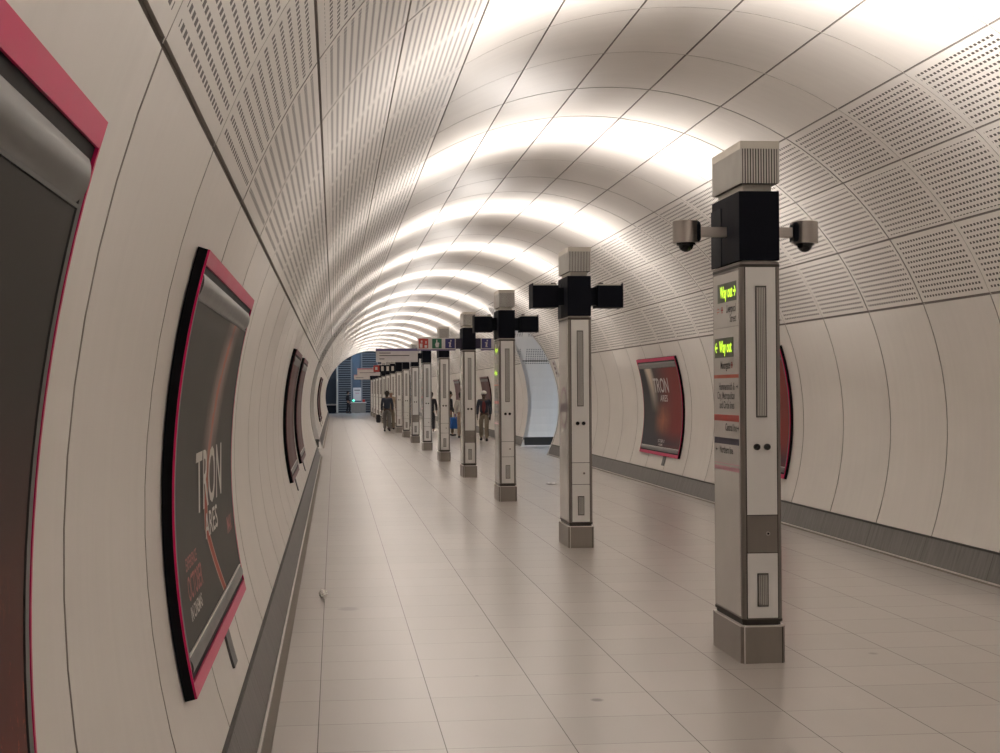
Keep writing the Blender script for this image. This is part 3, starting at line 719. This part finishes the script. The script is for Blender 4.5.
def poster(side, ynear, style, label, texts=(), conduit=True, top_deg=73.5, bottom_deg=102.7, PW=3.05, lean=0.0):
    """side -1 left wall, +1 right wall; ynear = edge nearer the viewpoint"""
    t = empty('poster_frame', (side*3.1, ynear+PW/2, TZ), label, 'poster', 'curved advertising posters on the tunnel walls')
    ox, oy, oz = t.location
    PT, PB = R(top_deg), R(bottom_deg); PH = (PB-PT)*FR; EDGE = M_PINK if style != 'dusk' else M_DUSK
    def P(u, v, r=FR):                    # u 0..PW left to right as read, v 0..PH from the bottom up
        a = PB-v/FR; y = (ynear+u if side < 0 else ynear+PW-u)+lean*(1-v/PH)
        return (side*r*math.sin(a)-ox, y-oy, TZ+r*math.cos(a)-oz)
    n = 20
    def patch(b, u0, u1, v0, v1, r, mat, uv=False, thick=None, smooth=True):
        k = max(1, int(n*(v1-v0)/PH)+1)
        G = [[P(u0, v0+(v1-v0)*i/k, r), P(u1, v0+(v1-v0)*i/k, r)] for i in range(k+1)]
        U = [[(0, i/k), (1, i/k)] for i in range(k+1)]
        b.grid(G, mat, smooth, U if uv else None, flip=(side > 0))
        if thick:
            rr = r+thick
            for uu in (u0, u1): b.grid([[P(uu, v0+(v1-v0)*i/k, r), P(uu, v0+(v1-v0)*i/k, rr)] for i in range(k+1)], mat, True)
            for vv in (v0, v1): b.face([P(u0, vv, r), P(u1, vv, r), P(u1, vv, rr), P(u0, vv, rr)], mat)
    b = MB(); patch(b, 0, PW, 0, PH, FR+.006, M_FRAME, thick=.036); b.build('frame', t)
    e, top, bot = .012, .055, .055        # pink edge all round, deeper at top and bottom
    b = MB()
    patch(b, 0, e, 0, PH, FR-.002, EDGE, thick=.0075); patch(b, PW-e, PW, 0, PH, FR-.002, EDGE, thick=.0075)
    patch(b, e, PW-e, PH-top, PH, FR-.002, EDGE, thick=.0075); patch(b, e, PW-e, 0, bot, FR-.002, EDGE, thick=.0075)
    b.build('edge_strip', t)
    b = MB(); i = .055
    patch(b, e+.008, i, .1, PH-.1, FR-.001, M_BAR, thick=.01); b.build('side_rail', t)
    b = MB(); patch(b, PW-i, PW-e-.008, .1, PH-.1, FR-.001, M_BAR, thick=.01); b.build('side_rail', t)
    for v0, v1, nm in ((PH-top-.028-.088, PH-top-.028, 'top_clamp'), (bot+.022, bot+.022+.062, 'bottom_clamp')):
        b = MB(); k = 8
        G = []
        for j in range(k+1):
            s_ = j/k; bul = math.sin(s_*math.pi); G.append([P(e+.03, v0+(v1-v0)*s_, FR+.004-.012*bul**.6), P(PW-e-.03, v0+(v1-v0)*s_, FR+.004-.012*bul**.6)])
        b.grid(G, M_SILVER, True)
        for uu in (0, 1): b.face([g[uu] for g in G], M_SILVER)
        bar = b.build(nm, t)
        b = MB(); vv = v0-.010 if nm == 'top_clamp' else v1+.002
        patch(b, e+.03, PW-e-.03, vv, vv+.008, FR-.002, M_CHROME if nm == 'bottom_clamp' else M_BAR, thick=.006); b.build('clamp_line', bar)
    b = MB(); patch(b, i+.012, PW-i-.012, bot+.1, PH-top-.128, FR+.001, ART[style], uv=True); sh = b.build('poster_sheet', t)
    for (txt, u, v, size, mat, sq, al) in texts:
        V, F = text_mesh(txt, size, bold=size*.012, squeeze=sq, align=al)
        b = MB(); put_flat(b, V, F, mat, lambda a_, b_: P(u+a_, v+b_, FR-.002)); b.build('lettering', sh)
    if conduit:
        b = MB(); uc = PW*.62 if side < 0 else PW*.64; x0 = uc-.10
        k = 4; v0 = -(AW-PB)*FR*.62
        G = [[P(x0, v0+(0-v0)*j/k, TR-.012), P(x0+.20, v0+(0-v0)*j/k, TR-.012)] for j in range(k+1)]
        b.grid(G, M_BAR, True, flip=(side > 0))
        for c in (0, 1):
            b.grid([[G[j][c], P(x0+.20*c, v0+(0-v0)*j/k, TR)] for j in range(k+1)], M_BAR, True)
        b.build('cable_cover', t)
    return t
M_PTXT = plain('poster_text_pale', (.74, .71, .66), .4); M_PTXR = plain('poster_text_red', (.42, .075, .06), .4)
T_STREAK = (('TRON', 1.56, .70, .36, M_PTXT, 1.42, 'CENTER'), ('ARES', 1.58, .50, .15, M_PTXT, 2.1, 'CENTER'),
            ('EXPERIENCE', .30, .44, .07, M_PTXR, 1.15, 'LEFT'), ('OCTOBER', .30, .345, .13, M_PTXR, 1.0, 'LEFT'), ('IN CINEMAS', .30, .255, .075, M_PTXT, 1.15, 'LEFT'),
            ('IMAX', 2.62, .40, .12, M_PTXR, 1.1, 'CENTER'))
T_SPLIT = (('TRON', 1.68, 1.22, .36, M_WHITE, 1.25, 'CENTER'), ('ARES', 1.82, 1.0, .16, M_WHITE, 1.7, 'CENTER'),
           ('OCTOBER 10', 1.7, .25, .075, M_WHITE, 1.2, 'CENTER'), ('IN CINEMAS', 1.7, .185, .05, M_PTXT, 1.2, 'CENTER'))
poster(-1, -.03, 'ember', 'nearest poster at the left edge, pink-rimmed with a dark sheet turning red', (), conduit=False, top_deg=73.2, lean=-.11)
poster(-1, 5.53, 'streak', 'second poster on the left wall, dark with a red streak and pale block lettering', T_STREAK)
poster(-1, 18.5, 'dusk', 'nearer of the paired dusky red posters on the left wall')
poster(-1, 23.5, 'dusk', 'farther of the paired dusky red posters on the left wall')
poster(-1, 55.5, 'dusk', 'nearer of the two thin posters at the far end of the left wall')
poster(-1, 60.5, 'dusk', 'farthest poster on the left wall')
poster(1, 19.0, 'split', 'pink-rimmed poster on the right wall mostly hidden behind the nearest column', T_SPLIT[:2], top_deg=72.9, bottom_deg=103.8)
poster(1, 25.05, 'split', 'red and black poster with pale title on the right wall between the nearest two columns', T_SPLIT, top_deg=72.7, bottom_deg=104, PW=3.2)
poster(1, 56.5, 'dusk', 'far poster on the right wall behind the person in the white cap')
poster(1, 69.8, 'dusk', 'farthest poster on the right wall, beside the person with the blue bag')
# line diagram sign by the right passage
t = empty('wall_sign', (3.06, 38.9, 2.2), 'small strip sign with red dots beside the right passage mouth', 'sign')
b = MB()
def ws(a, y, r): return (r*math.sin(a)-3.06, y-38.9, TZ+r*math.cos(a)-2.2)
for j in range(6):
    a, c = R(68.8)+R(8)*j/6, R(68.8)+R(8)*(j+1)/6
    b.face([ws(a, 38.75, TR-.02), ws(a, 39.2, TR-.02), ws(c, 39.2, TR-.02), ws(c, 38.75, TR-.02)], M_WHITE)
    b.face([ws(a, 38.75, TR-.02), ws(c, 38.75, TR-.02), ws(c, 38.75, TR), ws(a, 38.75, TR)], M_WHITE)
b.build('board', t)
b = MB()
for j in range(3):
    a = R(70.4+2.3*j); b.face([ws(a+R(.75)*math.sin(q*math.pi/5), 38.97+.13*math.cos(q*math.pi/5), TR-.023) for q in range(10)], M_ROUND)
b.build('printed_dots', t)

# ================================================================== SMALL THINGS ON THE FLOOR
random.seed(4)
bm = bmesh.new(); bmesh.ops.create_icosphere(bm, subdivisions=3, radius=.033)
for v in bm.verts:
    f = 1+.28*math.sin(v.co.x*190+v.co.z*130)*math.cos(v.co.y*170)+random.uniform(-.12, .12); v.co *= f; v.co.z *= 1.15
zm = min(v.co.z for v in bm.verts)
for v in bm.verts: v.co.z -= zm
b = MB(); b.bm(bm, plain('foil', (.85, .84, .82), .22, .9)); o = b.build('crumpled_foil'); o.location = (-2.69, 12.44, 0)
tag(o, 'crumpled silver foil ball on the floor tiles near the left skirting', 'litter')
b = MB(); bm = bmesh.new(); bmesh.ops.create_grid(bm, x_segments=6, y_segments=4, size=.5)
for v in bm.verts: v.co.x *= .15; v.co.y *= .28; v.co.z = .006+.008*(1+math.sin(v.co.x*60)*math.cos(v.co.y*20))
r_ = bmesh.ops.extrude_face_region(bm, geom=bm.faces[:])
for v in r_['geom']:
    if isinstance(v, bmesh.types.BMVert): v.co.z -= .005
b.bm(bm, M_WHITE); o = b.build('paper_scrap'); o.location = (1.24, 27.1, 0)
tag(o, 'small white scrap of paper on the floor left of the second column', 'litter')

# ================================================================== PEOPLE
def skin_mesh(name, verts, edges, radii, mat, parent, sub=2, root=0, label=None):
    me = bpy.data.meshes.new(name); me.from_pydata(verts, edges, []); o = bpy.data.objects.new(name, me); COL.objects.link(o)
    sk = o.modifiers.new('skin', 'SKIN'); sk.use_smooth_shade = True; sk.branch_smoothing = .4
    sl = me.skin_vertices[0].data if me.skin_vertices else None
    if sl is None:
        bm = bmesh.new(); bm.from_mesh(me); bm.verts.layers.skin.verify(); bm.to_mesh(me); bm.free(); sl = me.skin_vertices[0].data
    for i, r_ in enumerate(radii):
        sl[i].radius = (r_ if isinstance(r_, tuple) else (r_, r_)); sl[i].use_root = (i == root)
    sd = o.modifiers.new('sub', 'SUBSURF'); sd.levels = sub; sd.render_levels = sub
    dg = bpy.context.evaluated_depsgraph_get(); m2 = bpy.data.meshes.new_from_object(o.evaluated_get(dg))
    m2.materials.clear(); m2.materials.append(mat)
    for p_ in m2.polygons: p_.use_smooth = True
    bpy.data.objects.remove(o); bpy.data.meshes.remove(me)
    q = bpy.data.objects.new(name, m2); COL.objects.link(q); q.parent = parent
    if label: q['label'] = label
    return q
def cloth(nm, c): return MATS.get(nm) or plain(nm, c, .85, 0, .15, 20)
SKIN = {'dark': plain('skin_dark', (.06, .032, .022), .5), 'mid': plain('skin_mid', (.28, .16, .11), .5)}
def person(x, y, rot, label, skin, top, legs, shoe, hair, h=1.7, stride=.2, cap=None, shirt=None, bag=None, coat=False):
    t = empty('person', (x, y, 0), label, 'person', 'people walking in the tunnel', rot)
    k = h/1.75; sk = SKIN[skin]
    # facing -Y locally; stride puts left foot forward
    def V(a, b, c): return (a*k, b*k, c*k)
    hip = V(0, 0, .93)
    lk, rk = V(.10, -.13-stride*.35, .50), V(-.10, .02+stride*.1, .50)
    la, ra = V(.105, -stride, .09), V(-.105, stride*1.0, .11)
    ls, rs = V(.175, 0, 1.42), V(-.175, 0, 1.42)
    le, re = V(.222, .06+stride*.2, 1.14), V(-.222, .02-stride*.2, 1.14)
    lw, rw = V(.228, -.04+stride*.1, .89), V(-.228, -.06-stride*.3, .90)
    ch, nk = V(0, 0, 1.28), V(0, -.005, 1.47)
    hd0, hd1, hd2 = V(0, -.02, 1.54), V(0, -.03, 1.63), V(0, -.025, 1.70)
    verts = [hip, V(0, 0, 1.10), ch, V(0, 0, 1.41), nk, hd0, hd1, hd2,
             V(.095, 0, .88), lk, la, V(.105, la[1]/k-.13, .035), V(-.095, 0, .88), rk, ra, V(-.105, ra[1]/k-.12, .04),
             ls, le, lw, rs, re, rw]
    edges = [(0, 1), (1, 2), (2, 3), (3, 4), (4, 5), (5, 6), (6, 7), (0, 8), (8, 9), (9, 10), (10, 11), (0, 12), (12, 13), (13, 14), (14, 15), (3, 16), (16, 17), (17, 18), (3, 19), (19, 20), (20, 21)]
    rad = [.125, .115, .13, .11, .055, .072, .088, .06, .085, .055, .038, .03, .085, .055, .038, .03, .055, .042, .028, .055, .042, .028]
    # hands: palm, four fingers and a thumb each
    for s_, w in ((1, 18), (-1, 21)):
        wp = verts[w]; p = (wp[0], wp[1]-.01*k, wp[2]-.05*k); ip = len(verts); verts.append(p); edges.append((w, ip)); rad.append(.030)
        for f_ in range(4):
            yy = (-.024+.016*f_)*k; ln = (.075, .085, .08, .062)[f_]*k
            a = len(verts); verts.append((p[0]+s_*.004, p[1]+yy, p[2]-.045*k)); verts.append((p[0]-s_*.012, p[1]+yy, p[2]-.045*k-ln*.9))
            edges += [(ip, a), (a, a+1)]; rad += [.0095, .008]
        a = len(verts); verts.append((p[0]-s_*.01, p[1]-.045*k, p[2]-.035*k)); edges.append((ip, a)); rad.append(.010)
    skin_mesh('body', verts, edges, [r_*k for r_ in rad], sk, t, 2)
    # face
    f = MB()
    for s_ in (-1, 1):
        f = MB(); f.sphere(V(s_*.032, -.108, 1.635), .011*k, M_WHITE, seg=10); f.sphere(V(s_*.032, -.117, 1.635), .006*k, M_TEXT, seg=8); f.build('eye', t)
        f = MB(); f.sphere(V(s_*.088, -.02, 1.62), .022*k, sk, (.4, .8, 1.3), 10); f.build('ear', t)
    f = MB(); f.sphere(V(0, -.122, 1.602), .016*k, sk, (.8, 1.1, 1.4), 10); f.build('nose', t)
    f = MB(); f.sphere(V(0, -.108, 1.565), .022*k, M_ROUND, (1.1, .5, .35), 10); f.build('mouth', t)
    f = MB()
    if cap:
        f.sphere(V(0, -.02, 1.69), .104*k, cap, (1, 1.08, .72), 20); f.box(-.07*k, .07*k, -.20*k, -.09*k, 1.672*k, 1.684*k, cap, .004); f.build('cap', t)
    else:
        f.sphere(V(0, .0, 1.672), .104*k, hair, (1, 1.02, .92), 20); f.sphere(V(0, .045, 1.60), .085*k, hair, (1, .8, 1.1), 16); f.build('hair', t)
    # trousers
    tv = [V(0, 0, 1.0), hip, verts[8], lk, (la[0], la[1], la[2]+.01), verts[12], rk, (ra[0], ra[1], ra[2]+.01)]
    skin_mesh('trousers', tv, [(0, 1), (1, 2), (2, 3), (3, 4), (1, 5), (5, 6), (6, 7)], [r_*k for r_ in (.135, .14, .102, .078, .068, .102, .078, .068)], legs, t)
    # jacket: torso and sleeves
    low = .80 if coat else .95
    jv = [V(0, 0, low), V(0, 0, 1.10), ch, V(0, 0, 1.41), ls, le, (lw[0], lw[1], lw[2]+.03*k), rs, re, (rw[0], rw[1], rw[2]+.03*k)]
    skin_mesh('jacket', jv, [(0, 1), (1, 2), (2, 3), (3, 4), (4, 5), (5, 6), (3, 7), (7, 8), (8, 9)],
              [(a_*k, b_*k) for a_, b_ in ((.175, .155), (.155, .145), (.165, .15), (.12, .11), (.075, .075), (.06, .06), (.05, .05), (.075, .075), (.06, .06), (.05, .05))], top, t)
    if shirt:
        f = MB(); f.sphere(V(0, -.085, 1.19), .1*k, shirt, (.75, .85, 2.2), 20); f.build('shirt', t)
    for (s_, a_) in ((.105, la), (-.105, ra)):
        f = MB(); f.sphere((s_*k, a_[1]-.055*k, .045*k+max(0, a_[2]-.09*k)), .05*k, shoe, (.95, 2.6, .9), 16); f.build('shoe', t)
    if bag:
        kind, m_, sd, bs = bag
        w = rw if sd < 0 else lw
        c = (w[0]+sd*(.03+.11*bs), w[1]-.01, w[2]-.16*k); hb = .33*bs if bs == 1 else .42
        bt = empty('carried_bag', (x, y, 0), kind, 'bag', None, rot)
        f = MB(); f.box(c[0]-.09*bs, c[0]+.09*bs, c[1]-.17*bs, c[1]+.17*bs, c[2]-hb, c[2], m_, .05); f.build('bag_body', bt)
        for dy in (-.07, .07):
            f = MB(); f.cyl((c[0]-sd*.03*bs, c[1]+dy*.6, c[2]+.05), (0, dy*.7, -.2), .008, .15, m_, 8); f.build('handle', bt)
    return t
C = dict(navy=cloth('cloth_navy', (.022, .028, .045)), maroon=cloth('cloth_maroon', (.14, .028, .03)), khaki=cloth('cloth_khaki', (.20, .165, .12)),
         black=cloth('cloth_black', (.012, .012, .016)), grey=cloth('cloth_grey', (.17, .16, .15)), cream=cloth('cloth_cream', (.50, .47, .42)),
         beige=cloth('cloth_beige', (.36, .27, .20)), blue=cloth('bag_blue', (.02, .11, .38)), white=cloth('cap_white', (.60, .58, .55)), hair=cloth('hair_dark', (.015, .011, .009)))
person(2.33, 50.6, R(-8), 'person in a white cap, dark jacket and khaki trousers walking towards the viewer', 'dark', C['navy'], C['khaki'], C['black'], C['hair'], 1.66, .16, cap=C['white'], shirt=C['maroon'])
person(1.62, 56.4, R(105), 'person in a dark jacket carrying a blue bag, beside the fifth column', 'mid', C['black'], C['khaki'], C['black'], C['hair'], 1.66, .14, bag=('bright blue shoulder bag held beside the person at the fifth column', C['blue'], -1, 1.25))
person(1.86, 54.0, R(170), 'person in a pale cream top and beige trousers just left of the fourth column', 'mid', C['cream'], C['beige'], C['black'], C['hair'], 1.62, .15)
person(1.32, 62.4, R(175), 'person in long dark clothes seen between the fifth and sixth columns', 'mid', C['black'], C['black'], C['black'], C['hair'], 1.62, .2, coat=True)
person(1.05, 72.0, R(5), 'person in dark clothes partly hidden right of the seventh column', 'mid', C['navy'], C['navy'], C['black'], C['hair'], 1.7, .14, coat=True)
person(-.42, 63.8, R(178), 'person in a navy jacket and grey trousers walking away with a dark bag', 'dark', C['navy'], C['grey'], C['black'], C['hair'], 1.68, .2, bag=('dark carrier bag in the hand of the person walking away', C['black'], 1, 1))
person(-.16, 66.5, R(182), 'person in a cream hat walking just beyond the navy-jacketed one', 'mid', C['beige'], C['khaki'], C['black'], C['hair'], 1.7, .14, cap=C['white'])
person(-1.57, 116.2, R(100), 'distant person in black standing before the louvred screen', 'mid', C['black'], C['black'], C['black'], C['hair'], 1.7, .12)

# unused prototypes never stay in the scene
for kx, pr in PROTO.items():
    if pr and kx not in used:
        for ch in list(pr.children_recursive)+[pr]: bpy.data.objects.remove(ch)
